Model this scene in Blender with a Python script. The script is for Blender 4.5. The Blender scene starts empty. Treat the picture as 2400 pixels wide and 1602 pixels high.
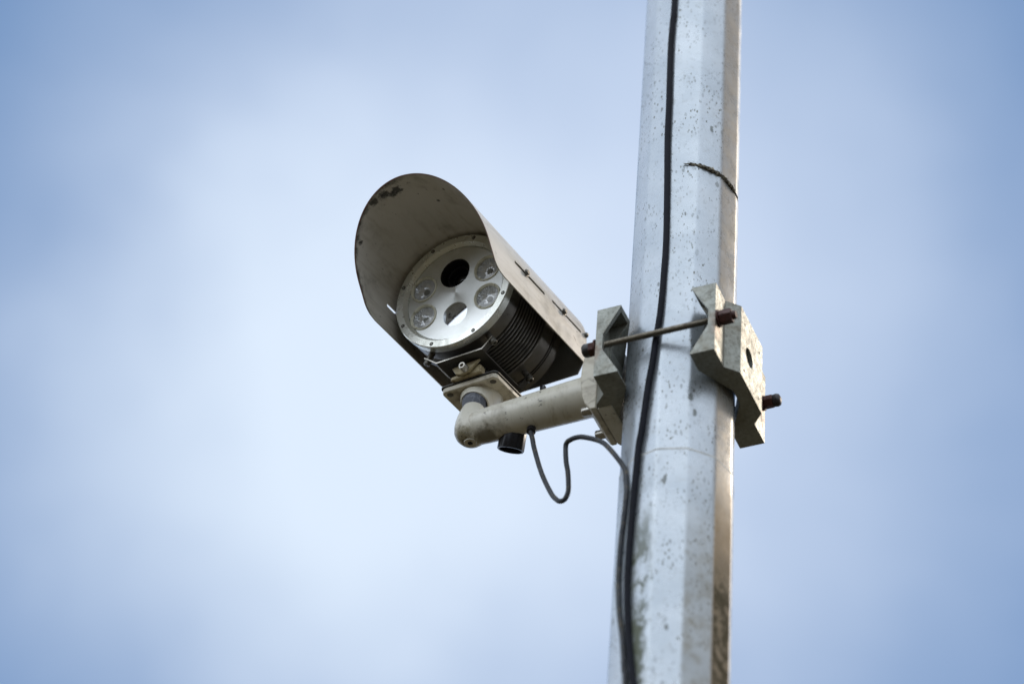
import bpy, bmesh, math, random
from mathutils import Vector, Matrix, noise

random.seed(7)
scn = bpy.context.scene
COL = scn.collection
PI = math.pi
rad = math.radians

# ------------------------------------------------------------------ camera
ELEV, ROLL = rad(42.63), rad(5.29)
CAM = Vector((0, 0, 1.6))
F = Vector((0, math.cos(ELEV), math.sin(ELEV)))
R0 = Vector((1, 0, 0)); U0 = R0.cross(F)
R = R0 * math.cos(ROLL) + U0 * math.sin(ROLL)
U = R.cross(F)
cd = bpy.data.cameras.new('camera'); co = bpy.data.objects.new('camera', cd); COL.objects.link(co)
cd.sensor_width = 36.0; cd.lens = 99.81; cd.clip_start = .05; cd.clip_end = 500
m = Matrix((R, U, -F)).transposed().to_4x4(); m.translation = CAM
co.matrix_world = m
scn.camera = co
cd.dof.use_dof = True; cd.dof.focus_distance = 3.68; cd.dof.aperture_fstop = 2.6

# ------------------------------------------------------------------ sky and light
SUN_AZ, SUN_EL = rad(122), rad(36)      # azimuth measured from "towards the camera" (-Y) to the right (+X)
world = bpy.data.worlds.new('World'); scn.world = world; world.use_nodes = True
nt = world.node_tree; N = nt.nodes; L = nt.links
for n_ in list(N): N.remove(n_)

def mth(nt, op, a, b=None, clamp=False):
    n = nt.nodes.new('ShaderNodeMath'); n.operation = op; n.use_clamp = clamp
    for i, x in enumerate((a, b)):
        if x is None: continue
        if isinstance(x, (int, float)): n.inputs[i].default_value = x
        else: nt.links.new(x, n.inputs[i])
    return n.outputs[0]
def mapr(nt, x, a, b, c=0., d=1., smooth=True):
    n = nt.nodes.new('ShaderNodeMapRange'); n.interpolation_type = 'SMOOTHSTEP' if smooth else 'LINEAR'
    nt.links.new(x, n.inputs[0])
    for i, v_ in enumerate((a, b, c, d)): n.inputs[i + 1].default_value = v_
    return n.outputs[0]
def mixc(nt, f, a, b, mode='MIX'):
    n = nt.nodes.new('ShaderNodeMix'); n.data_type = 'RGBA'; n.blend_type = mode
    for s, x in ((n.inputs[0], f), (n.inputs[6], a), (n.inputs[7], b)):
        if isinstance(x, (int, float)): s.default_value = x
        elif isinstance(x, tuple): s.default_value = (*x, 1) if len(x) == 3 else x
        else: nt.links.new(x, s)
    return n.outputs[2]
def noi(nt, vec, scale, detail=4, rough=.55, dist=0.):
    n = nt.nodes.new('ShaderNodeTexNoise'); n.inputs['Scale'].default_value = scale
    n.inputs['Detail'].default_value = detail; n.inputs['Roughness'].default_value = rough
    n.inputs['Distortion'].default_value = dist
    if vec is not None: nt.links.new(vec, n.inputs['Vector'])
    return n.outputs[0]
def vmul(nt, vec, s):
    n = nt.nodes.new('ShaderNodeVectorMath'); n.operation = 'MULTIPLY'
    nt.links.new(vec, n.inputs[0]); n.inputs[1].default_value = s
    return n.outputs[0]
def vdist(nt, vec, p, s=(1, 1, 1)):
    n = nt.nodes.new('ShaderNodeVectorMath'); n.operation = 'SUBTRACT'
    nt.links.new(vec, n.inputs[0]); n.inputs[1].default_value = p
    q = nt.nodes.new('ShaderNodeVectorMath'); q.operation = 'LENGTH'
    nt.links.new(n.outputs[0], q.inputs[0])
    return q.outputs['Value']

def skydir(az, el):
    return Vector((math.sin(az) * math.cos(el), -math.cos(az) * math.cos(el), math.sin(el)))
sky = N.new('ShaderNodeTexSky'); sky.sky_type = 'NISHITA'; sky.sun_disc = False
sky.sun_elevation = SUN_EL; sky.sun_rotation = rad(180) - SUN_AZ
sky.air_density = 1.0; sky.dust_density = 1.2; sky.ozone_density = 1.5
tc = N.new('ShaderNodeTexCoord'); D = tc.outputs['Generated']
sep = N.new('ShaderNodeSeparateXYZ'); L.new(D, sep.inputs[0])
# thin cloud, with lens vignetting imitated by blue towards the frame corners; more broken cloud over the rest of the dome
def pixdir(x, y): return (F + R * ((x - 1200) / 6654.) - U * ((y - 801) / 6654.)).normalized()
warp = noi(nt, D, 14., 3, .5)
def patch(px, py, r0, r1):
    d = vdist(nt, D, pixdir(px, py))
    d = mth(nt, 'ADD', d, mth(nt, 'MULTIPLY', mth(nt, 'SUBTRACT', warp, .5), .07))
    return mapr(nt, d, r1, r0)
f1 = patch(800, 1020, .01, .165)
f2 = patch(1450, 640, .01, .17)
f3 = patch(1180, 830, .055, .280)
fs = mth(nt, 'ADD', mth(nt, 'MULTIPLY', f1, .26), mth(nt, 'ADD', mth(nt, 'MULTIPLY', f2, .14), mth(nt, 'MULTIPLY', f3, .74)), True)
far = vdist(nt, D, pixdir(1200, 801))
rest = mth(nt, 'MULTIPLY', mapr(nt, far, .26, .5), mapr(nt, noi(nt, D, 2.3, 5, .55), .33, .6, .6, 1.))
rest = mth(nt, 'MULTIPLY', rest, mapr(nt, vdist(nt, D, skydir(rad(-95), rad(50))), .2, .6, .6, 1.))
cl = mth(nt, 'MAXIMUM', fs, rest)
cloudcol = mixc(nt, mapr(nt, far, .3, 1.0), mixc(nt, f1, (6.25, 7.25, 8.95), (6.95, 8.0, 9.4)), (12.6, 13.7, 15.0))  # out of view, the cloud is brightened as added fill light
high = mth(nt, 'MULTIPLY', mapr(nt, sep.outputs[2], .35, .95), mapr(nt, far, .3, .8))
cloudcol = mixc(nt, high, cloudcol, mixc(nt, 1., cloudcol, (1.4, 1.4, 1.4), 'MULTIPLY'))
# unseen warm, dimmer bank added off to the right for the pole's reflections
cloudcol = mixc(nt, mapr(nt, vdist(nt, D, skydir(rad(98), rad(36))), .35, .8), (4.7, 4.15, 3.55), cloudcol)
cloudcol = mixc(nt, mapr(nt, vdist(nt, D, skydir(rad(-59), rad(30))), .55, .12), cloudcol, mixc(nt, 1., cloudcol, (1.45, 1.43, 1.4), 'MULTIPLY'))  # added bright patch of unseen sky, to light the camera's face
blue = mixc(nt, .85, sky.outputs[0], (1.35, 2.65, 5.1))
skyc = mixc(nt, cl, blue, cloudcol)
ground = mixc(nt, mapr(nt, sep.outputs[2], -.35, -.02), (.85, .74, .50), (.45, .44, .36))
allc = mixc(nt, mapr(nt, mth(nt, 'ADD', sep.outputs[2], mth(nt, 'MULTIPLY', warp, .05)), .06, .09), ground, skyc)
bg = N.new('ShaderNodeBackground'); bg.inputs[1].default_value = .1
L.new(allc, bg.inputs[0])
wo = N.new('ShaderNodeOutputWorld'); L.new(bg.outputs[0], wo.inputs[0])

sd = bpy.data.lights.new('sun', 'SUN'); so = bpy.data.objects.new('sun', sd); COL.objects.link(so)
sd.energy = 1.2; sd.angle = rad(10); sd.color = (1, .87, .72)
so.rotation_euler = skydir(SUN_AZ, SUN_EL).to_track_quat('Z', 'Y').to_euler()
so.location = (2, 1, 6)

vs = scn.view_settings
vs.view_transform = 'Standard'; vs.look = 'None'; vs.exposure = .1; vs.gamma = 1; vs.use_curve_mapping = False

# ------------------------------------------------------------------ frames
PHI = .4589
O = Vector((.2152, 2.6424, 3.9996))                     # pole axis at the clamp's height
u = Vector((-math.cos(PHI), math.sin(PHI), 0)); v = Vector((-math.sin(PHI), -math.cos(PHI), 0)); Z = Vector((0, 0, 1))
E_ = Vector((-.04142, 2.7692, 3.9879))                  # elbow of the arm
FC = Vector((-.08381484, 2.70262451, 4.16981233))       # centre of the camera's face
a = Vector((-.53164884, -.83484653, -.14276127)).normalized()
l = Z.cross(a).normalized(); n = a.cross(l)
def frame(o, x, y, z):
    m = Matrix((x, y, z)).transposed().to_4x4(); m.translation = o; return m
MC = frame(O, u, v, Z)        # clamp frame:  x along the arm, y towards the viewer, z up
MH = frame(FC, a, l, n)       # housing frame: x forward, y to the right, z up
ME = frame(E_, u, v, Z)
MP = Matrix.Translation(Vector((O.x, O.y, 0)))
eb = MC.inverted() @ E_
ELB_SPOT = tuple(eb + Vector((.012, .006, -.014)))

# ------------------------------------------------------------------ materials
def newmat(name):
    m = bpy.data.materials.new(name); m.use_nodes = True
    nt = m.node_tree
    return m, nt, nt.nodes['Principled BSDF']
def objvec(nt):
    t = nt.nodes.new('ShaderNodeTexCoord'); return t.outputs['Object']
def worn(name, base, base2=None, rough=.45, metal=0., grime=(.05, .045, .035), g=(.56, .72), gs=22., gmax=.8,
         spk=(.68, .72), ss=170., spkc=(.03, .028, .022), spkmax=.85, stretch=(1, 1, 1), bump=.15, bs=400., coat=0., extra=None):
    m, nt, B = newmat(name)
    V = objvec(nt); VS = vmul(nt, V, stretch)
    base2 = base2 or tuple(c * .82 for c in base)
    c = mixc(nt, mapr(nt, noi(nt, VS, 9, 5, .6), .3, .7), base, base2)
    gm = mapr(nt, noi(nt, VS, gs, 9, .68, .4), g[0], g[1], 0, gmax)
    c = mixc(nt, gm, c, grime)
    if spk:
        sm = mapr(nt, noi(nt, VS, ss, 3, .6), spk[0], spk[1], 0, spkmax)
        sm = mth(nt, 'MULTIPLY', sm, mapr(nt, noi(nt, V, 18., 3), .4, .62))
        c = mixc(nt, sm, c, spkc)
    if extra: c = extra(nt, V, c)
    nt.links.new(c, B.inputs['Base Color'])
    rr = mapr(nt, noi(nt, V, 60, 5), .3, .7, rough * .85, min(1, rough * 1.2))
    rr = mth(nt, 'ADD', rr, mth(nt, 'MULTIPLY', gm, .25), True)
    nt.links.new(rr, B.inputs['Roughness'])
    mm = mth(nt, 'MULTIPLY', mth(nt, 'SUBTRACT', 1., gm), metal); nt.links.new(mm, B.inputs['Metallic'])
    if coat: B.inputs['Coat Weight'].default_value = coat
    bn = nt.nodes.new('ShaderNodeBump'); bn.inputs['Strength'].default_value = bump; bn.inputs['Distance'].default_value = .0006
    nt.links.new(noi(nt, V, bs, 4, .6), bn.inputs['Height']); nt.links.new(bn.outputs[0], B.inputs['Normal'])
    return m

def shield_dirt(nt, V, c):
    # grime gathered along the visor's front rim, and the larger black smears near it
    sp = nt.nodes.new('ShaderNodeSeparateXYZ'); nt.links.new(V, sp.inputs[0])
    e = mth(nt, 'SUBTRACT', mth(nt, 'SUBTRACT', sp.outputs[0], mth(nt, 'MULTIPLY', sp.outputs[2], .69)), .0801 - .078)
    left = mapr(nt, sp.outputs[1], .03, -.03)
    n1 = noi(nt, V, 70, 8, .7)
    rim = mth(nt, 'MULTIPLY', mapr(nt, mth(nt, 'ADD', e, mth(nt, 'MULTIPLY', n1, .034)), .0855, .0965), left)
    c = mixc(nt, mth(nt, 'MULTIPLY', rim, .9), c, (.022, .020, .015))
    for p, rr in (((.189, -.0153, .1852), .0065), ((.186, -.023, .184), .0050), ((.193, -.0318, .1812), .006), ((.194, -.0473, .1745), .0055), ((.145, .0219, .184), .0022), ((.166, -.0833, .1403), .0030)):
        d = mth(nt, 'ADD', vdist(nt, V, p), mth(nt, 'MULTIPLY', mth(nt, 'SUBTRACT', noi(nt, V, 260, 6, .7), .5), rr * 3.4))
        c = mixc(nt, mapr(nt, d, rr * 1.5, rr * .6, 0, .9), c, (.018, .016, .012))
    c = mixc(nt, mth(nt, 'MULTIPLY', mapr(nt, e, .0768, .0774), .8), c, (.16, .065, .04))
    st_ = mapr(nt, noi(nt, vmul(nt, V, (.18, 1, 1)), 48, 6, .65, .3), .48, .70, 0, .42)
    c = mixc(nt, st_, c, (.27, .235, .165))
    # thin scratches
    sc = noi(nt, vmul(nt, V, (.25, 1, 1)), 330, 2, .5, 1.2)
    s_ = mth(nt, 'MULTIPLY', mapr(nt, sc, .715, .74), mapr(nt, noi(nt, V, 24, 2), .5, .6))
    return mixc(nt, mth(nt, 'MULTIPLY', s_, .6), c, (.07, .06, .045))
def elbow_dirt(nt, V, c):
    # greenish growth on the lower left of the elbow (frame of the clamp)
    d = vdist(nt, V, ELB_SPOT)
    k = mapr(nt, mth(nt, 'ADD', d, mth(nt, 'MULTIPLY', mth(nt, 'SUBTRACT', noi(nt, V, 90, 8, .75), .5), .035)), .026, .010)
    c = mixc(nt, mth(nt, 'MULTIPLY', k, .8), c, (.20, .165, .075))
    k2 = mth(nt, 'MULTIPLY', k, mapr(nt, noi(nt, V, 260, 6, .7), .50, .60))
    return mixc(nt, mth(nt, 'MULTIPLY', k2, .85), c, (.045, .04, .022))
def clamp_dirt(nt, V, c):
    # brown-green stains on broad patches and rust bleeding from the front nuts
    k = mapr(nt, noi(nt, V, 20, 9, .66, .3), .42, .72, 0, .65)
    c = mixc(nt, k, c, (.13, .105, .06))
    for p in ((-.080, .084, -.012), (.080, .084, -.014), (-.082, -.084, -.012)):
        d = mth(nt, 'ADD', vdist(nt, vmul(nt, V, (1, 1, .55)), (p[0], p[1], p[2] * .55)), mth(nt, 'MULTIPLY', mth(nt, 'SUBTRACT', noi(nt, V, 120, 6, .7), .5), .022))
        c = mixc(nt, mapr(nt, d, .016, .006, 0, .5), c, (.17, .075, .035))
    return c
def arm_dirt(nt, V, c):
    # washed-down film of dirt and a few runs across the tube
    k = mapr(nt, noi(nt, vmul(nt, V, (1.6, .5, .35)), 60, 7, .7, .5), .50, .74, 0, .5)
    c = mixc(nt, k, c, (.33, .27, .17))
    j = mapr(nt, mth(nt, 'ADD', vdist(nt, V, tuple(eb + Vector((-.024, .004, -.016)))), mth(nt, 'MULTIPLY', mth(nt, 'SUBTRACT', noi(nt, V, 110, 7, .7), .5), .03)), .020, .008, 0, .75)
    return mixc(nt, j, c, (.09, .075, .045))
def under_dirt(nt, V, c):
    # streaky dried dirt, heavier in patches
    k = mapr(nt, noi(nt, vmul(nt, V, (.5, .5, 1.)), 34, 8, .72, .8), .50, .68, 0, .55)
    return mixc(nt, k, c, (.22, .17, .10))
def pole_material():
    m, nt, B = newmat('pole_painted_steel')
    V = objvec(nt)
    sp = nt.nodes.new('ShaderNodeSeparateXYZ'); nt.links.new(V, sp.inputs[0])
    ang = mth(nt, 'MULTIPLY', mth(nt, 'ARCTAN2', sp.outputs[0], mth(nt, 'MULTIPLY', sp.outputs[1], -1.)), 180 / PI)
    z = sp.outputs[2]
    c = mixc(nt, mapr(nt, noi(nt, V, 12, 6, .6), .3, .7), (.50, .54, .58), (.41, .455, .50))
    # fine dust
    dn = mapr(nt, noi(nt, V, 90, 8, .7), .52, .78, 0, .35)
    c = mixc(nt, dn, c, (.22, .21, .17))
    # specks, slightly slanted and elongated
    mp = nt.nodes.new('ShaderNodeMapping'); mp.inputs['Rotation'].default_value = (rad(8), rad(28), 0); mp.inputs['Scale'].default_value = (1.7, 1.7, .75)
    nt.links.new(V, mp.inputs[0]); VS = mp.outputs[0]
    def spots(scale, thr, keep, wob=.35):
        vo = nt.nodes.new('ShaderNodeTexVoronoi'); vo.inputs['Scale'].default_value = scale
        nt.links.new(VS, vo.inputs['Vector'])
        cs = nt.nodes.new('ShaderNodeSeparateColor'); nt.links.new(vo.outputs['Color'], cs.inputs[0])
        d = mth(nt, 'ADD', vo.outputs['Distance'], mth(nt, 'MULTIPLY', mth(nt, 'SUBTRACT', noi(nt, V, scale * 3.5, 2), .5), wob))
        r = mth(nt, 'MULTIPLY', cs.outputs[1], thr)
        s = mapr(nt, mth(nt, 'SUBTRACT', r, d), -.04, .05)
        return mth(nt, 'MULTIPLY', s, mth(nt, 'MULTIPLY', mth(nt, 'GREATER_THAN', cs.outputs[0], keep), cs.outputs[2]))
    patchy = mapr(nt, noi(nt, V, 16, 3), .38, .6, .15, 1.)
    c = mixc(nt, mth(nt, 'MULTIPLY', mth(nt, 'MULTIPLY', spots(130, .45, .64), .7), patchy), c, (.07, .075, .07))
    c = mixc(nt, mth(nt, 'MULTIPLY', spots(46, .27, .72), .8), c, (.06, .065, .05))
    c = mixc(nt, mth(nt, 'MULTIPLY', spots(260, .6, .55), mth(nt, 'MULTIPLY', patchy, 1.2)), c, (.12, .12, .10))
    def band(lo0, lo1, hi0, hi1): return mth(nt, 'MULTIPLY', mapr(nt, ang, lo0, lo1), mapr(nt, ang, hi0, hi1, 1, 0))
    low = mapr(nt, z, 3.60, 3.82, 1, 0)
    # green algae beside the cable
    al = mth(nt, 'MULTIPLY', band(-56, -44, -34, -22), low)
    al = mth(nt, 'MULTIPLY', al, mapr(nt, noi(nt, vmul(nt, V, (1, 1, .55)), 42, 8, .72), .42, .58))
    c = mixc(nt, mth(nt, 'MULTIPLY', al, .8), c, (.085, .095, .035))
    # beige reflection painted into the right-hand facets, with brown grime lower down
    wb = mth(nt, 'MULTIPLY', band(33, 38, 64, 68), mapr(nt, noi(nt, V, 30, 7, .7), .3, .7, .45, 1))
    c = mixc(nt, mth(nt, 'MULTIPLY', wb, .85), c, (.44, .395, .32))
    wb2 = mth(nt, 'MULTIPLY', band(34, 38, 63, 67), mapr(nt, z, 3.70, 3.86, 1, 0))
    c = mixc(nt, mth(nt, 'MULTIPLY', wb2, .75), c, (.27, .18, .085))
    wb3 = mth(nt, 'MULTIPLY', mth(nt, 'MULTIPLY', band(34, 38, 63, 67), mapr(nt, z, 3.62, 3.72, 1, 0)), mapr(nt, noi(nt, V, 70, 8, .7), .35, .55, .6, 1))
    c = mixc(nt, mth(nt, 'MULTIPLY', wb3, .95), c, (.05, .043, .024))
    wb4 = mth(nt, 'MULTIPLY', band(3, 8, 32, 37), low)
    c = mixc(nt, mth(nt, 'MULTIPLY', wb4, mapr(nt, noi(nt, V, 45, 7, .7), .4, .7, .3, .8)), c, (.27, .255, .215))
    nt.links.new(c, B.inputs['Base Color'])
    G = mth(nt, 'MAXIMUM', mth(nt, 'MAXIMUM', al, wb3), mth(nt, 'MAXIMUM', mth(nt, 'MULTIPLY', wb2, .8), mth(nt, 'MULTIPLY', wb4, .5)))
    nt.links.new(mth(nt, 'MULTIPLY', mth(nt, 'SUBTRACT', 1., G), .55), B.inputs['Metallic'])
    nt.links.new(mth(nt, 'SUBTRACT', .5, mth(nt, 'MULTIPLY', G, .42)), B.inputs['Specular IOR Level'])
    nt.links.new(mth(nt, 'ADD', mapr(nt, noi(nt, V, 40, 5), .3, .7, .24, .36), mth(nt, 'MULTIPLY', G, .5)), B.inputs['Roughness'])
    bn = nt.nodes.new('ShaderNodeBump'); bn.inputs['Strength'].default_value = .25; bn.inputs['Distance'].default_value = .0008
    nt.links.new(noi(nt, V, 160, 5, .6), bn.inputs['Height']); nt.links.new(bn.outputs[0], B.inputs['Normal'])
    return m

def face_material():
    m, nt, B = newmat('turned_aluminium')
    V = objvec(nt)
    sp = nt.nodes.new('ShaderNodeSeparateXYZ'); nt.links.new(V, sp.inputs[0])
    rr = mth(nt, 'SQRT', mth(nt, 'ADD', mth(nt, 'MULTIPLY', sp.outputs[1], sp.outputs[1]), mth(nt, 'MULTIPLY', sp.outputs[2], sp.outputs[2])))
    cb = nt.nodes.new('ShaderNodeCombineXYZ'); nt.links.new(rr, cb.inputs[0])
    rings = noi(nt, cb.outputs[0], 2600, 2)
    c = mixc(nt, mapr(nt, noi(nt, V, 35, 6, .6), .35, .75), (.93, .95, .94), (.80, .82, .79))
    c = mixc(nt, mapr(nt, noi(nt, V, 300, 3, .6), .70, .76, 0, .6), c, (.15, .13, .1))
    nt.links.new(c, B.inputs['Base Color'])
    B.inputs['Metallic'].default_value = .75; B.inputs['Roughness'].default_value = .34
    B.inputs['Anisotropic'].default_value = .7
    tg = nt.nodes.new('ShaderNodeTangent'); tg.direction_type = 'RADIAL'; tg.axis = 'X'
    nt.links.new(tg.outputs[0], B.inputs['Tangent'])
    bn = nt.nodes.new('ShaderNodeBump'); bn.inputs['Strength'].default_value = .05; bn.inputs['Distance'].default_value = .0002
    nt.links.new(rings, bn.inputs['Height']); nt.links.new(bn.outputs[0], B.inputs['Normal'])
    return m

def plain(name, col, rough=.5, metal=0., **kw):
    m, nt, B = newmat(name)
    V = objvec(nt)
    c = mixc(nt, mapr(nt, noi(nt, V, 80, 5), .35, .7), col, tuple(x * .7 for x in col))
    nt.links.new(c, B.inputs['Base Color'])
    B.inputs['Roughness'].default_value = rough; B.inputs['Metallic'].default_value = metal
    for k, x in kw.items(): B.inputs[k.replace('_', ' ')].default_value = x
    return m

M = {}
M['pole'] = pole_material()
M['cream'] = worn('cream_paint', (.72, .69, .60), (.62, .59, .49), rough=.32, grime=(.20, .17, .11), g=(.50, .74), gmax=.6, ss=150, spk=(.63, .69), coat=.3, extra=arm_dirt)
M['elbow'] = worn('cream_paint_dirty', (.72, .69, .60), (.62, .59, .49), rough=.38, grime=(.20, .17, .11), g=(.58, .80), gmax=.5, ss=150, coat=.1, extra=elbow_dirt)
M['plate'] = worn('cream_paint_stained', (.68, .64, .54), (.56, .51, .40), rough=.42, grime=(.14, .11, .07), g=(.46, .68), gs=40, gmax=.75, ss=190, extra=under_dirt)
M['shield_paint'] = worn('sunshield_paint', (.71, .68, .635), (.60, .57, .51), rough=.42, grime=(.13, .115, .09), g=(.50, .76), gs=20, gmax=.6, spk=(.66, .70), ss=120, stretch=(.7, 1, 1), extra=shield_dirt)
M['housing'] = worn('housing_aluminium', (.22, .205, .185), (.15, .14, .125), rough=.34, metal=.85, grime=(.045, .04, .034), g=(.46, .72), gs=30, gmax=.8)
M['ring'] = worn('anodised_ring', (.88, .89, .85), (.78, .79, .73), rough=.28, metal=.7, grime=(.33, .30, .22), g=(.56, .8), gmax=.5, ss=300, spk=(.70, .74))
M['cast'] = worn('cast_zinc', (.33, .34, .31), (.27, .28, .25), rough=.42, metal=.6, grime=(.12, .115, .085), g=(.40, .78), gs=210, gmax=.75, ss=420, spk=(.60, .68), spkmax=.5, extra=clamp_dirt, bump=.6, bs=500)
M['cradle'] = worn('cradle_steel', (.085, .08, .07), (.055, .052, .047), rough=.42, metal=.5, grime=(.13, .11, .08), gmax=.4, ss=300)
M['panel'] = worn('panel_grey_paint', (.16, .155, .145), (.12, .115, .105), rough=.45, grime=(.07, .06, .05), gmax=.4, ss=300)
M['steel'] = worn('stainless_steel', (.55, .53, .48), (.42, .40, .36), rough=.28, metal=.95, grime=(.12, .09, .06), g=(.5, .75), gs=120, gmax=.6, spk=None)
M['rod'] = worn('zinc_threaded_rod', (.27, .245, .20), (.17, .15, .11), rough=.34, metal=.9, grime=(.10, .07, .04), g=(.45, .7), gs=150, gmax=.6, spk=None)
M['rust'] = worn('rusty_bolt', (.095, .026, .018), (.05, .02, .015), rough=.6, metal=.2, grime=(.03, .02, .02), g=(.5, .7), gs=120, spk=None, bump=.6)
M['darkbolt'] = plain('dark_bolt', (.06, .055, .055), .45, .6)
M['dirtybolt'] = plain('dirty_bolt', (.16, .15, .13), .4, .7)
M['brass'] = worn('yellowed_casting', (.46, .41, .29), (.36, .30, .17), rough=.4, metal=.2, grime=(.12, .07, .03), g=(.45, .65), gs=80, spk=None)
M['rubber'] = worn('weathered_rubber', (.11, .12, .15), (.05, .055, .07), rough=.5, grime=(.22, .23, .26), g=(.5, .62), gs=160, spk=None, bump=.8)
M['black'] = plain('black_plastic', (.014, .014, .018), .30, Specular_IOR_Level=.4)
M['cable'] = plain('black_cable_sheath', (.010, .011, .017), .55, Specular_IOR_Level=.08)
M['greycable'] = worn('grey_cable_sheath', (.028, .033, .042), (.018, .021, .027), rough=.6, grime=(.16, .135, .09), g=(.52, .68), gs=90, gmax=.85, ss=400, spk=(.55, .62))
M['dark'] = plain('dark_recess', (.012, .012, .013), .6)
M['face'] = face_material()
M['lichen'] = worn('dry_lichen', (.13, .115, .09), (.045, .04, .032), rough=.9, grime=(.38, .35, .27), g=(.46, .58), gs=260, spk=None, bump=1.)
M['collar'] = plain('lamp_collar_plastic', (.80, .78, .64), .35)
M['seam'] = plain('weld_seam', (.50, .51, .50), .5, .3)
M['led'] = plain('led_chip', (.30, .30, .26), .5)
def refl():
    m, nt, B = newmat('lamp_reflector')
    B.inputs['Base Color'].default_value = (.97, .98, .98, 1); B.inputs['Metallic'].default_value = .5; B.inputs['Roughness'].default_value = .09
    return m
M['reflector'] = refl()
def glass(name, rough=.02, tint=(1, 1, 1)):
    m, nt, B = newmat(name)
    for n_ in list(nt.nodes):
        if n_.type == 'BSDF_PRINCIPLED': nt.nodes.remove(n_)
    g = nt.nodes.new('ShaderNodeBsdfGlossy'); g.inputs['Roughness'].default_value = rough
    t = nt.nodes.new('ShaderNodeBsdfTransparent'); t.inputs[0].default_value = (*tint, 1)
    fr = nt.nodes.new('ShaderNodeFresnel'); fr.inputs[0].default_value = 1.5
    mx = nt.nodes.new('ShaderNodeMixShader')
    nt.links.new(mth(nt, 'ADD', mth(nt, 'MULTIPLY', fr.outputs[0], 1.2), .03, True), mx.inputs[0])
    nt.links.new(t.outputs[0], mx.inputs[1]); nt.links.new(g.outputs[0], mx.inputs[2])
    nt.links.new(mx.outputs[0], nt.nodes['Material Output'].inputs[0])
    return m
M['glass'] = glass('lamp_glass')
def mirror():
    m, nt, B = newmat('coated_window')
    V = objvec(nt)
    d = mapr(nt, noi(nt, V, 480, 5, .75), .55, .66)
    c = mixc(nt, d, (.60, .62, .66), (.92, .92, .92))
    nt.links.new(c, B.inputs['Base Color']); B.inputs['Metallic'].default_value = 1.
    nt.links.new(mapr(nt, noi(nt, V, 480, 5, .75), .57, .70, .012, .35), B.inputs['Roughness'])
    return m
M['mirror'] = mirror()
M['lensglass'] = plain('camera_lens_glass', (.004, .004, .006), .04)

# ------------------------------------------------------------------ builders
def thing(name, mat, label, cat, group=None):
    o = bpy.data.objects.new(name, None); COL.objects.link(o); o.matrix_world = mat
    o.empty_display_size = .05
    o['label'] = label; o['category'] = cat
    if group: o['group'] = group
    return o
TM = {}
def mesh_obj(name, bm, mat, parent, M0, smooth=None, root=None, label=None, bevel=0, M1=None, segs=2):
    """bm is in frame M0; the result is stored in the frame of the thing (M1)"""
    if M1 is None: M1 = M0
    bm.transform(M1.inverted() @ M0)
    bmesh.ops.recalc_face_normals(bm, faces=bm.faces)
    me = bpy.data.meshes.new(name); bm.to_mesh(me); bm.free()
    me.materials.append(mat)
    if smooth is not None:
        for p in me.polygons: p.use_smooth = True
        try: me.set_sharp_from_angle(angle=rad(smooth))
        except Exception: pass
    o = bpy.data.objects.new(name, me); COL.objects.link(o)
    if parent is not None: o.parent = parent
    if label: o['label'] = label
    if bevel:
        b = o.modifiers.new('bevel', 'BEVEL'); b.width = bevel; b.segments = segs; b.limit_method = 'ANGLE'; b.angle_limit = rad(30)
        b.harden_normals = False
    return o
def lathe(prof, seg=64, bm=None, axis='x', cen=(0, 0), rx=1., ry=1., a0=0., cap=True):
    """prof: list of (axial, radius)"""
    bm = bm or bmesh.new(); rings = []
    for (x, r) in prof:
        if r < 1e-6:
            rings.append([bm.verts.new(P3(axis, x, cen[0], cen[1]))]); continue
        rings.append([bm.verts.new(P3(axis, x, cen[0] + r * rx * math.cos(a0 + 2 * PI * i / seg), cen[1] + r * ry * math.sin(a0 + 2 * PI * i / seg))) for i in range(seg)])
    for A, B in zip(rings, rings[1:]):
        for i in range(seg):
            j = (i + 1) % seg
            if len(A) == 1 and len(B) == 1: continue
            if len(A) == 1: bm.faces.new((A[0], B[i], B[j]))
            elif len(B) == 1: bm.faces.new((A[i], A[j], B[0]))
            else: bm.faces.new((A[i], A[j], B[j], B[i]))
    if cap:
        for Rg in (rings[0], rings[-1]):
            if len(Rg) > 1:
                try: bm.faces.new(Rg)
                except Exception: pass
    return bm
def P3(axis, x, p, q):
    return {'x': (x, p, q), 'y': (q, x, p), 'z': (p, q, x)}[axis]
def box(x0, x1, y0, y1, z0, z1, bm=None):
    bm = bm or bmesh.new()
    vv = [bm.verts.new((x, y, z)) for x in (x0, x1) for y in (y0, y1) for z in (z0, z1)]
    for f in ((0, 1, 3, 2), (4, 6, 7, 5), (0, 4, 5, 1), (2, 3, 7, 6), (0, 2, 6, 4), (1, 5, 7, 3)):
        bm.faces.new([vv[i] for i in f])
    return bm
def prism(poly, h0, h1, axis='z', bm=None):
    bm = bm or bmesh.new()
    A = [bm.verts.new(P3(axis, h0, *p)) for p in poly]; B = [bm.verts.new(P3(axis, h1, *p)) for p in poly]
    bm.faces.new(A); bm.faces.new(B[::-1])
    for i in range(len(poly)):
        j = (i + 1) % len(poly); bm.faces.new((A[i], B[i], B[j], A[j]))
    return bm
def rrect(x0, x1, y0, y1, r, seg=6):
    out = []
    for cx, cy, s in ((x1 - r, y1 - r, 0), (x0 + r, y1 - r, 90), (x0 + r, y0 + r, 180), (x1 - r, y0 + r, 270)):
        for k in range(seg + 1):
            t = rad(s + 90 * k / seg); out.append((cx + r * math.cos(t), cy + r * math.sin(t)))
    return out
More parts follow.
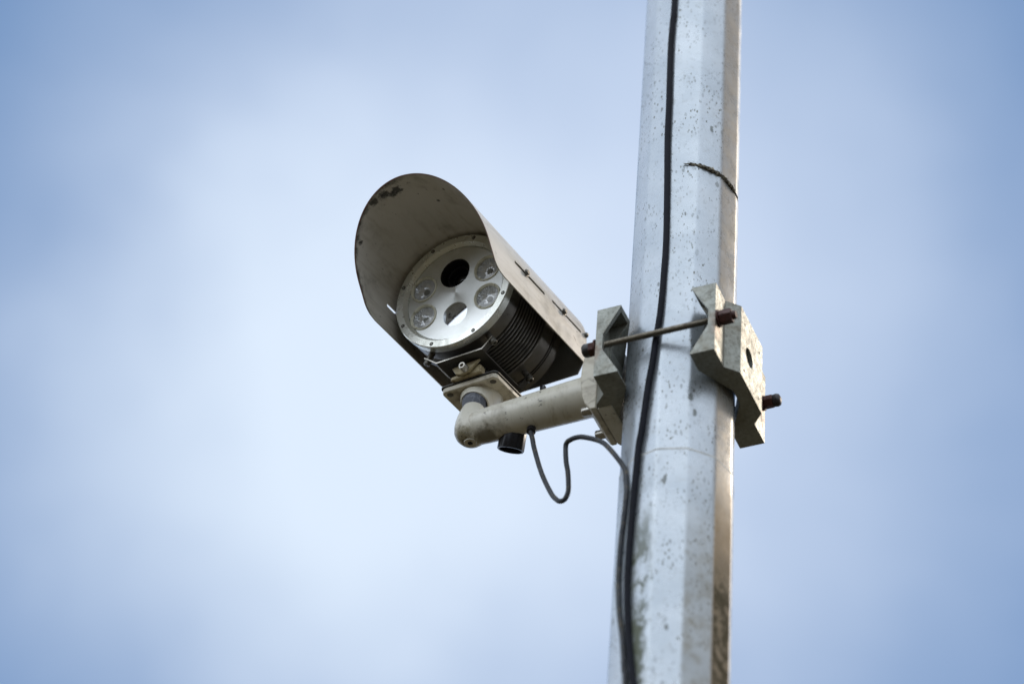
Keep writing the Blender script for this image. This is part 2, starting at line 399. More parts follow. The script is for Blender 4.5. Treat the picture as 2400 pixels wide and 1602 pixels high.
def axial(p0, p1, prof, seg=24, bm=None, a0=0.):
    """lathe along p0->p1; prof (t in metres from p0, radius)"""
    p0 = Vector(p0); d = (Vector(p1) - p0).normalized()
    q = d.to_track_quat('X', 'Z').to_matrix().to_4x4(); q.translation = p0
    b = lathe(prof, seg, axis='x', a0=a0); b.transform(q)
    if bm is None: return b
    me = bpy.data.meshes.new('t'); b.to_mesh(me); b.free(); bm.from_mesh(me); bpy.data.meshes.remove(me)
    return bm
def merge(bm, b):
    me = bpy.data.meshes.new('t'); b.to_mesh(me); b.free(); bm.from_mesh(me); bpy.data.meshes.remove(me); return bm
def spline(pts, per=10):
    P = [Vector(p) for p in pts]; P = [P[0] * 2 - P[1]] + P + [P[-1] * 2 - P[-2]]; out = []
    for i in range(1, len(P) - 2):
        for k in range(per):
            t = k / per
            out.append(.5 * ((2 * P[i]) + (-P[i - 1] + P[i + 1]) * t + (2 * P[i - 1] - 5 * P[i] + 4 * P[i + 1] - P[i + 2]) * t * t + (-P[i - 1] + 3 * P[i] - 3 * P[i + 1] + P[i + 2]) * t ** 3))
    out.append(P[-2]); return out
def tube(pts, r, seg=12, bm=None):
    bm = bm or bmesh.new(); rings = []; nrm = None
    for i, p in enumerate(pts):
        t = (pts[min(i + 1, len(pts) - 1)] - pts[max(i - 1, 0)]).normalized()
        if nrm is None: nrm = t.orthogonal().normalized()
        nrm = (nrm - t * nrm.dot(t)).normalized(); b = t.cross(nrm)
        rr = r(i / (len(pts) - 1)) if callable(r) else r
        rings.append([bm.verts.new(p + (nrm * math.cos(2 * PI * k / seg) + b * math.sin(2 * PI * k / seg)) * rr) for k in range(seg)])
    for A, B in zip(rings, rings[1:]):
        for k in range(seg): bm.faces.new((A[k], A[(k + 1) % seg], B[(k + 1) % seg], B[k]))
    bm.faces.new(rings[0]); bm.faces.new(rings[-1]); return bm
def boolean(o, cutters, op='DIFFERENCE'):
    tmp = []
    for i, b in enumerate(cutters):
        bmesh.ops.recalc_face_normals(b, faces=b.faces)
        me = bpy.data.meshes.new('cut'); b.to_mesh(me); b.free()
        c = bpy.data.objects.new('cut', me); COL.objects.link(c)
        if o.parent: c.parent = o.parent
        md = o.modifiers.new('cut', 'BOOLEAN'); md.object = c; md.operation = op; md.solver = 'EXACT'; tmp.append(c)
    bpy.context.view_layer.update()
    dg = bpy.context.evaluated_depsgraph_get()
    me = bpy.data.meshes.new_from_object(o.evaluated_get(dg))
    old = o.data; o.modifiers.clear(); o.data = me; me.name = o.name
    for c in tmp: bpy.data.objects.remove(c)
    return o
def resmooth(o, ang=35):
    for p in o.data.polygons: p.use_smooth = True
    try: o.data.set_sharp_from_angle(angle=rad(ang))
    except Exception: pass

# ------------------------------------------------------------------ pole
pole = thing('steel_pole', MP, 'tall faceted pale blue-grey steel pole, speckled with dirt and algae, carrying the camera bracket', 'pole')
def pole_r(z): return .0703 - .00214 * (z - 4.0)
def pole_ring(z, dr=0.):
    NS, rr = 12, .0075
    Rr = pole_r(z) + dr; out = []
    ap = Rr * math.cos(PI / NS)
    for k in range(NS):
        th = rad(4.5 + 30 * k)
        # rounded corner: circle of radius rc tangent to both facets
        rc = .016; cc = Vector((math.sin(th), -math.cos(th))) * ((ap - rc) / math.cos(PI / NS))
        for q in (-15, -5, 5, 15):
            t2 = th + rad(q); out.append((cc.x + rc * math.sin(t2), cc.y - rc * math.cos(t2)))
    return out
def pole_section(zs, dr=lambda z: 0.):
    bm = bmesh.new(); rings = []
    for z in zs: rings.append([bm.verts.new((x, y, z)) for x, y in pole_ring(z, dr(z))])
    for A, B in zip(rings, rings[1:]):
        k = len(A)
        for i in range(k): bm.faces.new((A[i], A[(i + 1) % k], B[(i + 1) % k], B[i]))
    bm.faces.new(rings[0]); bm.faces.new(rings[-1]); return bm
seam_z = O.z - .178
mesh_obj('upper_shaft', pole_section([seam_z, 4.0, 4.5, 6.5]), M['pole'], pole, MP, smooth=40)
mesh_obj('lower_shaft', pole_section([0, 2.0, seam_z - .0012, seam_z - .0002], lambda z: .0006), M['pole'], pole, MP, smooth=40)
mesh_obj('seam_bead', pole_section([seam_z - .0022, seam_z - .001, seam_z + .001, seam_z + .0022], lambda z: .0008 if abs(z - seam_z) < .0015 else .0003), M['seam'], pole, MP, smooth=60)
def pole_point(ang, z, out):
    th = rad(ang); ring = pole_ring(z)
    # radius of the outline in this direction
    best = max(ring, key=lambda p: p[0] * math.sin(th) - p[1] * math.cos(th))
    k = (ang - 4.5) % 30; k = min(k, 30 - k)
    ap = pole_r(z) * math.cos(PI / 12); r = min(ap / math.cos(rad(15 - k)), pole_r(z) - .0005)
    return Vector((math.sin(th) * (r + out), -math.cos(th) * (r + out), z))
bm = bmesh.new()
pts = []
for i in range(61):
    th = rad(-9 + 80 * i / 60); rr = pole_r(O.z + .31) - .0008
    pts.append(Vector((math.sin(th) * rr, -math.cos(th) * rr, O.z + .3150 - .013 * (i / 60) ** 1.5)))
tube(pts, lambda t: .0005 + .0033 * math.sin(PI * t ** .8) ** .9 * (.85 + .5 * noise.noise(Vector((t * 22, 5, 2)))), 8, bm)
for vv in bm.verts: vv.co += Vector([noise.noise(vv.co * 420 + Vector((k * 7, 0, 0))) * .0017 for k in range(3)])
mesh_obj('lichen_band', bm, M['lichen'], pole, MP, label='dark crusty arc-shaped growth around the right of the pole')

# ------------------------------------------------------------------ clamp
clamp = thing('pole_clamp', MC, 'weathered cast metal clamp of two notched jaws bolted around the pole', 'clamp')
JP_out = [(.0923, .079), (.058, .079), (.042, .0948), (-.038, .0948), (-.054, .080), (-.0923, .080)]
JP_in = [(-.0923, .0472), (-.061, .0472), (-.013, .0750), (.013, .0750), (.061, .0472), (.0923, .0472)]
def jaw(s):
    poly = [(s * uu, vv) for vv, uu in JP_out] + [(s * uu, vv) for vv, uu in JP_in]
    bm = prism(poly, -.0561, .0561, 'z')
    o = mesh_obj('clamp_jaw', bm, M['cast'], clamp, MC)
    def notch(v0, v1):   # horizontal groove cut in from the pole side
        pr = [(.0300, -.0680), (.0300, .0680), (.0461 - .0066, .0680), (.0697, .0125), (.0697, -.0125), (.0461 - .0066, -.0680)]
        b = bmesh.new()
        A = [b.verts.new((s * x, v0, z)) for x, z in pr]; B = [b.verts.new((s * x, v1, z)) for x, z in pr]
        b.faces.new(A); b.faces.new(B[::-1])
        for i in range(6): b.faces.new((A[i], B[i], B[(i + 1) % 6], A[(i + 1) % 6]))
        return b
    cuts = [notch(-.12, .12)]
    # oval hole and small pits on the outer middle face
    h = lathe([(.060, .0132), (.12, .0132)], 28, axis='x', cen=(.0, .0), rx=1.0, ry=1.0)
    if s < 0: h.transform(Matrix.Diagonal((-1, 1, 1, 1)))
    h.transform(Matrix.Translation((0, .0105, -.0045)))
    cuts.append(h)
    for (vv, zz) in ((.028, .036), (-.026, .036), (.028, -.041), (-.026, -.041)):
        p = lathe([(.0925, .0022), (.12, .0022)], 12, axis='x', cen=(vv, zz))
        if s < 0: p.transform(Matrix.Diagonal((-1, 1, 1, 1)))
        cuts.append(p)
    for e0, e1 in ((.0630, .0862), (-.0862, -.0630)):      # the ends are cast hollow, open towards the pole
        cuts.append(box(*sorted((s * .035, s * .0738)), e0, e1, -.0500, .0500))
    boolean(o, cuts)
    b = o.modifiers.new('bevel', 'BEVEL'); b.width = .0016; b.segments = 3; b.limit_method = 'ANGLE'; b.angle_limit = rad(25)
    return o
j1 = jaw(-1); j2 = jaw(1)
j1['label'] = 'right-hand jaw with an oval hole'; j2['label'] = 'left-hand jaw holding the camera arm'
def thread(p0, p1, r, pitch=.0021, seg=16):
    Ln = (Vector(p1) - Vector(p0)).length; k = int(Ln / pitch); prof = []
    for i in range(k):
        prof += [(i * pitch, r * .80), (i * pitch + pitch * .5, r)]
    return axial(p0, p1, prof, seg)
for y_ in (.0825, -.0825):
    mesh_obj('threaded_rod', thread((.094, y_, .003), (-.098, y_, .003), .0044), M['rod'], clamp, MC, smooth=60)
def hexnut(x0, x1, y_, z_, r, mat, name='hex_nut', lab=None, washer=True):
    b = axial((x0, y_, z_), (x1, y_, z_), [(0, r * .9), (.001, r), (abs(x1 - x0) - .001, r), (abs(x1 - x0), r * .88)], 6, a0=.3)
    o = mesh_obj(name, b, mat, clamp, MC, bevel=.0006, label=lab)
    if washer:
        s = 1 if x1 > x0 else -1
        mesh_obj('washer', axial((x0 - s * .002, y_, z_), (x0, y_, z_), [(0, r * 1.15), (.0019, r * 1.15)], 24), M['rust'], o, MC, smooth=40)
    return o
hexnut(-.0815, -.098, .0825, .003, .0098, M['rust'], lab='rusty red nut')
mesh_obj('rod_end', axial((-.0975, .0825, .003), (-.103, .0825, .003), [(0, .0055), (.004, .0055), (.0055, .0045)], 16), M['rust'], clamp, MC, smooth=40)
hexnut(.0825, .0905, .0825, .000, .0100, M['rust'])
mesh_obj('rod_cap', axial((.090, .0825, .0), (.105, .0825, .0), [(0, .0088), (.006, .0090), (.009, .0078), (.0104, .004)], 8), M['darkbolt'], clamp, MC, smooth=50)
hexnut(-.0825, -.095, -.0825, .003, .0088, M['rust'])
mesh_obj('rod_cap', axial((-.095, -.0825, .003), (-.108, -.0825, .003), [(0, .0080), (.0045, .0086), (.0078, .0074), (.0096, .0035)], 20), M['darkbolt'], clamp, MC, smooth=50)
hexnut(.0825, .0935, -.0825, .003, .0088, M['darkbolt'])

# ------------------------------------------------------------------ arm
arm = thing('bracket_arm', MC, 'cream tubular support arm with rounded elbow, running from the clamp to under the camera', 'bracket')
mesh_obj('adapter_plate', box(.0762, .0958, -.036, .036, -.0576, .0576), M['cream'], arm, MC, bevel=.0015)
# flange: rounded block with a domed outer side
pf = [(.0972, -.056), (.1040, -.056), (.1066, -.0535), (.1090, -.0495), (.1135, -.0425), (.1170, -.032), (.1196, -.016), (.1207, .003), (.1200, .020), (.1180, .034), (.1140, .044), (.1085, .0520), (.1040, .056), (.0972, .056)]
bm = bmesh.new()
FA = [bm.verts.new((p[0], -.0375, p[1])) for p in pf]; FB = [bm.verts.new((p[0], .0375, p[1])) for p in pf]
bm.faces.new(FA); bm.faces.new(FB[::-1])
for i in range(len(pf)): bm.faces.new((FA[i], FB[i], FB[(i + 1) % len(pf)], FA[(i + 1) % len(pf)]))
mesh_obj('flange', bm, M['plate'], arm, MC, smooth=35, bevel=.0016, segs=3)
mesh_obj('gap_fill', box(.0956, .0974, -.0345, .0345, -.0535, .0535), M['dark'], arm, MC)  # dark slab filling the gap behind the flange
EZ = eb.z
A0 = Vector((.118, 0, .0015)); A1 = Vector((eb.x, 0, EZ + .0015))
Lt = (A1 - A0).length
bm = axial(A0, A1, [(0, .0315), (.003, .0290), (.010, .0268), (.03, .0264), (Lt - .02, .0228), (Lt, .0215)], 56)
mesh_obj('arm_tube', bm, M['cream'], arm, MC, smooth=50)
bm = lathe([(-.0205, 0), (-.0203, .005), (-.0193, .0100), (-.0165, .0152), (-.0120, .0192), (-.006, .0217), (.002, .0224), (.010, .0218), (.020, .0198), (.029, .0172), (.035, .0150), (.0375, .0140), (.0375, .0)], 56, axis='z')
el = mesh_obj('elbow', bm, M['elbow'], arm, ME, smooth=60, M1=MC)
el['label'] = 'rounded elbow end with greenish dirt on its underside'
s1 = lathe([(-.0210, 0), (-.0210, .0028), (-.0210, .0078), (-.0200, .0083), (-.017, .0083)], 28, axis='z')
sc = mesh_obj('socket_screw', s1, M['cream'], el, ME, smooth=40, M1=MC)
mesh_obj('screw_socket', lathe([(-.0213, 0), (-.0213, .0036), (-.020, .0036)], 6, axis='z'), M['dark'], el, ME, M1=MC)
mesh_obj('ball_joint', lathe([(.034, .0125), (.040, .0150), (.048, .0160), (.056, .0145), (.060, .012)], 40, axis='z'), M['rubber'], arm, ME, smooth=60, M1=MC)
# flared socket below the tilt plate, its rim above the elbow, spreading backwards along the plate
def loft(c0, r0, c1, rx1, ry1, X1, Y1, X0, Y0, zc, steps=10, seg=48, inner=.0022):
    bm = bmesh.new()
    def ring(t, dr):
        s = t * t * (3 - 2 * t) if False else t ** 1.6
        c = c0.lerp(c1, s); out = []
        X = X0.lerp(X1, t).normalized(); Y = Y0.lerp(Y1, t).normalized()
        rx = r0 + (rx1 - r0) * s - dr; ry = r0 + (ry1 - r0) * s - dr
        for k in range(seg):
            th = 2 * PI * k / seg; out.append(bm.verts.new(c + X * rx * math.cos(th) + Y * ry * math.sin(th)))
        return out
    O_ = [ring(i / steps, 0) for i in range(steps + 1)]; I_ = [ring(i / steps, inner) for i in range(steps)]
    for A, B in zip(O_, O_[1:]):
        for k in range(seg): bm.faces.new((A[k], A[(k + 1) % seg], B[(k + 1) % seg], B[k]))
    for A, B in zip(I_, I_[1:]):
        for k in range(seg): bm.faces.new((A[k], A[(k + 1) % seg], B[(k + 1) % seg], B[k]))
    for k in range(seg): bm.faces.new((O_[0][k], O_[0][(k + 1) % seg], I_[0][(k + 1) % seg], I_[0][k]))
    bm.faces.new(O_[-1]); bm.faces.new(I_[-1]); return bm
def H(A, Lx, Nn): return FC + a * A + l * Lx + n * Nn
c0 = E_ + Z * .0470 - a * .002; pl_c = H(-.078, 0, -.1262)
bm = loft(c0, .0190, pl_c, .032, .027, a, l, (a + Z * .50).normalized(), l, None)
mesh_obj('joint_socket', bm, M['cream'], arm, Matrix.Identity(4), smooth=50, M1=MC)
pz = (-.1260, -.1185)
tp = mesh_obj('tilt_plate', prism(rrect(-.124, -.042, -.0405, .0415, .007), pz[0], pz[1], 'z'), M['plate'], arm, MH, M1=MC, bevel=.0012, smooth=40)
for (A_, L_) in ((-.050, -.031), (-.051, .0325), (-.116, -.031), (-.116, .0325)):
    b = lathe([(-.1268, 0), (-.1268, .0020), (-.1266, .0042), (-.125, .0048)], 20, axis='z', cen=(A_, L_))
    s_ = mesh_obj('countersunk_screw', b, M['dirtybolt'], tp, MH, M1=MC, smooth=30)
mesh_obj('spacer_plate', prism(rrect(-.126, -.0405, -.042, .043, .007), -.1180, -.1165, 'z'), M['cradle'], arm, MH, M1=MC)
# tilt lock: shaped casting and socket screw
bm = prism([(-.023, -.1163), (-.022, -.1105), (-.012, -.1095), (-.004, -.1118), (.006, -.1112), (.016, -.1035), (.022, -.1030), (.0235, -.1085), (.0225, -.1163)], -.047, -.035, 'x')
mesh_obj('tilt_casting', bm, M['brass'], arm, MH, M1=MC, bevel=.002, segs=3, smooth=50)
bm = prism([(-.018, -.1010), (.024, -.0990), (.008, -.1135), (-.004, -.1150), (-.012, -.1120)], -.0345, -.0300, 'x')
mesh_obj('tilt_tongue', bm, M['brass'], arm, MH, M1=MC, bevel=.001)
cap = axial((-.032, .0030, -.1085), (-.020, .0030, -.1085), [(0, .0052), (.0108, .0052), (.012, .0044), (.012, .0027), (.0085, .0026), (.0085, 0)], 28)
cs = mesh_obj('cap_screw', cap, M['steel'], arm, MH, M1=MC, smooth=40)
mesh_obj('pivot_block', box(-.112, -.046, -.009, .009, -.117, -.097), M['cradle'], arm, MH, M1=MC, bevel=.001)
# screws on the flange
for vv in (.0225, -.0245):
    b = axial((.105, vv, -.0445), (.121, vv, -.0445), [(0, .0062), (.0155, .0062), (.0165, .0054), (.0165, .0030), (.014, .0030), (.014, 0)], 28)
    mesh_obj('cap_screw', b, M['steel'], arm, MC, smooth=40)
mesh_obj('set_screw', axial((.1915, -.004, .015), (.1915, -.004, .0420), [(0, .0030), (.0200, .0030), (.0201, .0040), (.0250, .0042), (.0270, .0028)], 16), M['black'], arm, MC, smooth=40)
# locking knob below the arm
kn = Matrix.Identity(4)
kd = (-U * .95 - F * .27 - R * .17).normalized()
kp = O + u * .2300 + v * -.010 + Z * -.012
prof = [(0, .010), (.002, .0160), (.006, .0172), (.0300, .0176), (.0315, .0172), (.0315, .0150), (.022, .0146), (.022, 0)]
b = axial(kp, kp + kd, prof, 60)
_k = (kd.to_track_quat('X', 'Z').to_matrix().transposed())
for vt in b.verts:      # shallow grip flutes
    q_ = _k @ (vt.co - kp); rr_ = math.hypot(q_.y, q_.z)
    if rr_ > .0158: vt.co = kp + _k.transposed() @ Vector((q_.x, q_.y * (1 - .035 * (.5 + .5 * math.cos(12 * math.atan2(q_.z, q_.y)))), q_.z * (1 - .035 * (.5 + .5 * math.cos(12 * math.atan2(q_.z, q_.y))))))
mesh_obj('locking_knob', b, M['black'], arm, Matrix.Identity(4), M1=MC, smooth=40)
mesh_obj('cable_gland', axial((.2025, -.004, -.020), (.2015, 0, -.0375), [(0, .0062), (.0165, .0060), (.0176, .0045)], 20), M['black'], arm, MC, smooth=40)

# ------------------------------------------------------------------ security camera
MT = frame(H(-.068, 0, -.0955), a, l, n)
cam = thing('security_camera', MT, 'bullet security camera with cream arched sunshield and round multi-lens face', 'security camera')
def hm(name, bm, mat, parent=cam, **k): return mesh_obj(name, bm, mat, parent, MH, M1=MT, **k)
body = [(-.0098, .0700), (-.0098, .0745), (-.0105, .0855), (-.0115, .0858), (-.0120, .0850), (-.0126, .0858), (-.0340, .0858)]
x = -.0350
for k in range(11):
    body += [(x, .0805), (x - .0026, .0803), (x - .0032, .0845), (x - .0042, .0855), (x - .0052, .0852), (x - .0060, .0840)]
    x -= .0063
body += [(x, .0842), (-.1240, .0845), (-.1262, .0845), (-.1265, .0805), (-.1285, .0805), (-.1288, .0848), (-.1300, .0848), (-.1303, .0805), (-.1320, .0805), (-.1323, .0850), (-.1435, .0850), (-.1450, .0830), (-.1455, .079), (-.1535, .079), (-.1550, .074), (-.1550, 0)]
hb = hm('housing', lathe([(-.0098, 0)] + body, 128, axis='x'), M['housing'], smooth=28)
ring = [(-.0125, .0705), (-.0125, .0868), (-.0012, .0870), (0, .0860), (0, .0765), (-.0012, .0755), (-.0052, .0722), (-.0085, .0718), (-.0085, .0705)]
fr = hm('front_ring', lathe(ring + [ring[0]], 128, axis='x', cap=False), M['ring'], smooth=28)
for k in range(8):
    t = rad(22.5 + 45 * k); c = (.0818 * math.cos(t), .0818 * math.sin(t))
    s_ = hm('ring_screw', lathe([(-.001, .0023), (.0003, .0023), (.0007, .0019), (.0007, .0011), (-.0001, .0010), (-.0001, 0)], 18, axis='x', cen=c), M['dirtybolt'], fr, smooth=30)
    hm('countersink', lathe([(.0001, .0023), (.00012, .0029)], 20, axis='x', cen=c, cap=False), M['dark'], fr)
PA = -.0062
fp = hm('face_plate', lathe([(PA, 0), (PA, .0713), (PA - .0030, .0713), (PA - .0030, 0)], 128, axis='x'), M['face'])
LAMPS = [(-.0475, .0222), (-.0475, -.0230), (.0485, .0222), (.0485, -.0230)]
MAIN = (-.0005, .0325, .0222); WIN = (.0005, -.0345, .0182)
def mkcut(cx, cy, r):
    b = lathe([(.005, r), (-.04, r)], 64, axis='x', cen=(cx, cy)); b.transform(MT.inverted() @ MH); return b
boolean(fp, [mkcut(x_, y_, .0199) for x_, y_ in LAMPS] + [mkcut(*MAIN), mkcut(*WIN)])
resmooth(fp, 30)
# the housing needs a well behind the plate for lamps and lens
boolean(hb, [mkcut(x_, y_, .0198) for x_, y_ in LAMPS] + [mkcut(*MAIN)])
resmooth(hb, 28)
# main lens
tubeb = lathe([(PA - .0002, MAIN[2] - .0001), (PA - .0012, MAIN[2] - .0009), (-.0300, MAIN[2] - .0012), (-.0300, .0150), (-.026, .0140), (-.026, .0118), (-.031, .0105)], 64, axis='x', cen=MAIN[:2], cap=False)
ln = hm('main_lens', tubeb, M['dark'], smooth=35)
hm('lens_glass', lathe([(-.0272, .0118), (-.0240, .0105), (-.0215, .0075), (-.0202, .0040), (-.0198, 0)], 48, axis='x', cen=MAIN[:2], cap=False), M['lensglass'], ln, smooth=60)
hm('lens_barrel', lathe([(-.030, .0172), (-.0170, .0172), (-.0165, .0165), (-.0165, .0150), (-.0180, .0140), (-.0260, .0135)], 48, axis='x', cen=MAIN[:2], cap=False), M['black'], ln, smooth=35)
wb_ = lathe([(0, 0), (0, WIN[2] + .0006), (-.0016, WIN[2] + .0006)], 64, axis='x', cap=False)
wb_.transform(Matrix.Translation((PA - .0022, WIN[0], WIN[1])) @ Matrix.Rotation(rad(3.2), 4, 'Y') @ Matrix.Rotation(rad(-3.2), 4, 'Z'))
hm('window', wb_, M['mirror'], smooth=30, label='round mirror-like window reflecting the sky')
def lamp(cx, cy):
    c = (cx, cy)
    lp = hm('led_lamp', lathe([(PA - .012, .0195), (PA + .0002, .0197), (PA + .0016, .0194), (PA + .0018, .0182), (PA + .0006, .0171), (PA + .0002, .0164), (PA - .0040, .0162), (PA - .012, .0162)], 48, axis='x', cen=c, cap=False), M['collar'], smooth=30)
    for t in (135, 50, 235):
        t = rad(t); b = box(PA + .0004, PA + .0026, -.0014, .0014, .0162, .0189); b.transform(Matrix.Rotation(PI / 2 - t if 0 else t - PI / 2, 4, 'X')); b.transform(Matrix.Translation((0, cx, cy)))
        hm('tab', b, M['collar'], lp, bevel=.0004)
    # fluted bowl
    seg = 60; b = bmesh.new(); rings = []
    for i in range(13):
        s = i / 12; r = .0042 + (.0162 - .0042) * s; x_ = PA - .0078 + .0060 * s ** 2.0
        rings.append([b.verts.new((x_ + (.0009 if k % 2 else -.0009) * s * (.6 + .4 * math.sin(k * 2.3)), cx + r * math.cos(2 * PI * k / seg), cy + r * math.sin(2 * PI * k / seg))) for k in range(seg)])
    for A, B in zip(rings, rings[1:]):
        for k in range(seg): b.faces.new((A[k], A[(k + 1) % seg], B[(k + 1) % seg], B[k]))
    hm('reflector', b, M['reflector'], lp)
    hm('led_chip', lathe([(PA - .0082, .0044), (PA - .0066, .0042), (PA - .0058, .0030), (PA - .0055, 0)], 32, axis='x', cen=c, cap=False), M['led'], lp, smooth=40)
    hm('lamp_glass', lathe([(PA - .0006, .0163), (PA + .0000, .0120), (PA + .0005, .0070), (PA + .0007, 0)], 40, axis='x', cen=c, cap=False), M['glass'], lp, smooth=60)
for c in LAMPS: lamp(*c)

# sunshield: bent sheet, open below, visor cut on a slant, two slots in each side
W_, N0, HH, NB, TH = .0978, -.0022, .0945, -.0365, .0014
def prof_pt(s, off):
    # s in 0..1 along the sheet from the right lower edge over the top to the left lower edge
    Ls = N0 - NB; La = PI * .097; T = 2 * Ls + La; d = s * T
    w = W_ - off; h = HH - off
    if d < Ls: return (w, NB + d)
    if d > Ls + La: return (-w, N0 - (d - Ls - La))
    t = (d - Ls) / La * PI
    return (w * math.cos(t), N0 + h * math.sin(t))
def front_a(nn):
    aa = .0778 + .69 * nn
    k = nn - NB
    if k < .012: aa -= .018 * (1 - math.sqrt(max(0, 1 - ((.012 - k) / .012) ** 2)))
    return aa
def rear_a(nn): return -.187 - .12 * max(0, nn - NB) if nn < .05 else -.187 - .12 * (.05 - NB)
def shield():
    bm = bmesh.new(); NSg, MA = 110, 14
    ss = []
    Ls = N0 - NB; T = 2 * Ls + PI * .097
    for i in range(9): ss.append(.016 / T * i / 8)
    for i in range(1, 8): ss.append((.016 + (Ls - .016) * i / 8) / T)
    base = ss[:]
    mid = [Ls / T + (1 - 2 * Ls / T) * i / 72 for i in range(73)]
    ss = base + mid + [1 - s for s in base[::-1]]
    G = []
    for off in (0, TH):
        rows = []
        for s in ss:
            ly, nz = prof_pt(s, off); r_ = []
            fa, ra = front_a(nz), rear_a(nz)
            for j in range(MA + 1):
                r_.append(bm.verts.new((ra + (fa - ra) * j / MA, ly, nz)))
            rows.append(r_)
        G.append(rows)
    for rows in G:
        for A, B in zip(rows, rows[1:]):
            for j in range(MA): bm.faces.new((A[j], A[j + 1], B[j + 1], B[j]))
    O_, I_ = G
    for i in range(len(ss) - 1):
        bm.faces.new((O_[i][0], O_[i + 1][0], I_[i + 1][0], I_[i][0])); bm.faces.new((O_[i][-1], O_[i + 1][-1], I_[i + 1][-1], I_[i][-1]))
    for i in (0, -1):
        for j in range(MA): bm.faces.new((O_[i][j], O_[i][j + 1], I_[i][j + 1], I_[i][j]))
    return bm
sh = hm('sunshield', shield(), M['shield_paint'])
def slot(a0, a1, nn, side):
    pts = []
    r = .0024
    for k in range(9): t = rad(-90 + 180 * k / 8); pts.append((a1 - r + r * math.cos(t), nn + r * math.sin(t)))
    for k in range(9): t = rad(90 + 180 * k / 8); pts.append((a0 + r + r * math.cos(t), nn + r * math.sin(t)))
    y0, y1 = (.090, .105) if side > 0 else (-.105, -.090)
    b = bmesh.new()
    A = [b.verts.new((p[0], y0, p[1])) for p in pts]; B = [b.verts.new((p[0], y1, p[1])) for p in pts]
    b.faces.new(A); b.faces.new(B[::-1])
    for i in range(len(pts)): b.faces.new((A[i], B[i], B[(i + 1) % len(pts)], A[(i + 1) % len(pts)]))
    b.transform(MT.inverted() @ MH); return b
SN = .0062
boolean(sh, [slot(-.0745, .0080, SN, s) for s in (1, -1)] + [slot(-.1775, -.0945, SN + .003, s) for s in (1, -1)])
resmooth(sh, 30)
for s in (1, -1):
    for aa, nn in ((-.0215, SN), (-.1250, SN + .003)):
        b = axial((aa, s * .084, nn), (aa, s * .1025, nn), [(0, .0030), (.0150, .0030), (.0151, .0050), (.0160, .0050), (.0161, .0038), (.0178, .0038), (.0185, .0030)], 20)
        hm('shield_screw', b, M['dirtybolt'], sh, smooth=35)
for s in (1, -1):
    hm('shield_screw', axial((-.1890, s * .09, .0115), (-.1890, s * .1045, .0115), [(0, .003), (.0075, .003), (.0076, .0040), (.0095, .0038), (.0115, .002)], 16), M['dirtybolt'], sh, smooth=35)
# rear panel closing the shield
pp = []
for i in range(41):
    t = PI * i / 40; pp.append(((W_ - .0022) * math.cos(t), N0 + (HH - .0022) * math.sin(t)))
pp += [(-.094, -.034), (-.086, -.0505), (.086, -.0505), (.0955, -.034)]
hm('rear_panel', prism(pp, -.1868, -.1850, 'x'), M['panel'], label='flat dark panel closing the back of the sunshield')

# cradle: bent sheet frame under the housing
def strip(prof, a0, a1, th=.0022):
    bm = bmesh.new(); k = len(prof)
    lo = [(y, z) for y, z in prof]; hi = [(y, z + th) for y, z in prof]
    poly = lo + hi[::-1]
    return prism(poly, a0, a1, 'x', bm)
CN = -.0968
bm = strip([(-.0520, -.0825), (-.0480, -.0850), (-.0330, CN), (.0350, CN), (.0480, -.0850), (.0510, -.0822)], -.0262, -.0165)
cr = hm('cradle', bm, M['cradle'], bevel=.0005)
hm('cradle_front_lip', strip([(-.0330, CN), (.0350, CN)], -.052, -.0262), M['cradle'], cr)
hm('cradle_side_rail', strip([(.0200, CN), (.0350, CN)], -.1140, -.052), M['cradle'], cr)
hm('cradle_side_rail', strip([(-.0330, CN), (-.0180, CN)], -.1140, -.052), M['cradle'], cr)
hm('cradle_rear_strap', strip([(-.0520, -.0825), (-.0480, -.0850), (-.0330, CN), (.0350, CN), (.0480, -.0850), (.0510, -.0822)], -.1235, -.1140), M['cradle'], cr)
hm('cradle_lit_edge', strip([(-.0515, -.0823), (-.0480, -.0848), (-.0330, CN + .0002), (.0350, CN + .0002), (.0480, -.0848), (.0505, -.0822)], -.0166, -.0161, .0018), M['steel'], cr)  # bright strip imitating light caught on the polished front edge
for a_ in (-.0215, -.1188):
    for s in (-1, 1):
        d = Vector((0, s * .50, -.87)).normalized(); p = Vector((a_, s * .0395, -.0690))
        hm('standoff', axial(p, p + d, [(0, .0042), (.0165, .0042)], 20), M['dirtybolt'], cr, smooth=35)
        hm('cradle_bolt', axial(p + d * .0150, p + d * .03, [(0, .0052), (.0015, .0052), (.0016, .0046), (.0075, .0046), (.0088, .0036), (.0088, .002), (.007, .0019), (.007, 0)], 20), M['dirtybolt'], cr, smooth=35)

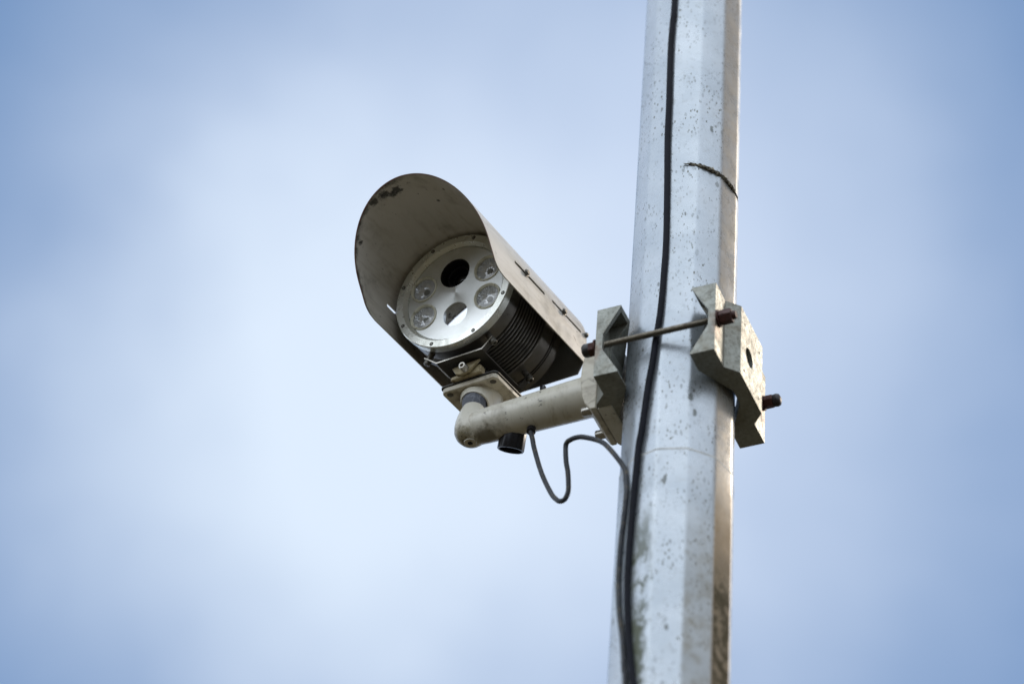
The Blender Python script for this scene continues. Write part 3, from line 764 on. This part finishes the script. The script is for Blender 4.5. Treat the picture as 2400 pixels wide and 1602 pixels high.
# ------------------------------------------------------------------ cables
BL = [(-24, 1.3), (-26, .9), (-27.2, .645), (-28.3, .60), (-29.4, .55), (-28.9, .487), (-28.2, .426), (-28.1, .366), (-26.1, .277), (-24.4, .173), (-25.2, .113), (-26, .074), (-27.4, .041), (-29.2, .019), (-31.3, -.005), (-33.2, -.032), (-36.7, -.065), (-39.9, -.106), (-42.6, -.142), (-44.9, -.163), (-46.8, -.21), (-48.6, -.268), (-49.9, -.324), (-49.9, -.37), (-48, -.415), (-44.3, -.461), (-39.5, -.507), (-36, -.55), (-34, -.75), (-34, -1.1), (-36, -1.6)]
pts = [MP @ pole_point(an, O.z + dz, .0046) for an, dz in BL]
m0 = frame(pts[-1], Vector((1, 0, 0)), Vector((0, 1, 0)), Z)
sp_ = spline(pts, 8)
bm = tube([m0.inverted() @ p for p in sp_], .0041, 14)
cb = mesh_obj('black_cable', bm, M['cable'], None, m0, smooth=60); cb.matrix_world = m0
cb['label'] = 'thick black cable running the whole height of the pole, passing behind the clamp rod'; cb['category'] = 'cable'
GC = [(0.2018, -0.0, -0.0367), (0.1986, -0.0, -0.0491), (0.1941, -0.0, -0.0694), (0.1781, 0.0083, -0.1181), (0.1623, 0.011, -0.1559), (0.1526, 0.0138, -0.1716), (0.1457, 0.0165, -0.1782), (0.1385, 0.0193, -0.1786), (0.1338, 0.022, -0.1701), (0.133, 0.0248, -0.1579), (0.1339, 0.0275, -0.1415), (0.1356, 0.0303, -0.1285), (0.1364, 0.033, -0.1082), (0.1341, 0.0358, -0.1026), (0.1285, 0.0385, -0.1017), (0.1197, 0.0413, -0.1026), (0.1077, 0.044, -0.1072), (0.0847, 0.0468, -0.1223), (0.0698, 0.05, -0.1411)]
GA = [(-68, -.180), (-61.8, -.205), (-58.8, -.231), (-61.3, -.265), (-65, -.294), (-66.5, -.347), (-61.5, -.398), (-52.6, -.453), (-49.5, -.493), (-47, -.53), (-45, -.75), (-44, -1.1), (-46, -1.6)]
pts = [MC @ Vector(p) for p in GC] + [MP @ pole_point(an, O.z + dz, .0036) for an, dz in GA]
m0 = frame(pts[-1], Vector((1, 0, 0)), Vector((0, 1, 0)), Z)
bm = tube([m0.inverted() @ p for p in spline(pts, 8)], .0032, 14)
cb = mesh_obj('grey_cable', bm, M['greycable'], None, m0, smooth=60); cb.matrix_world = m0
cb['label'] = 'thin grey cable looping from under the camera arm to the side of the pole'; cb['category'] = 'cable'
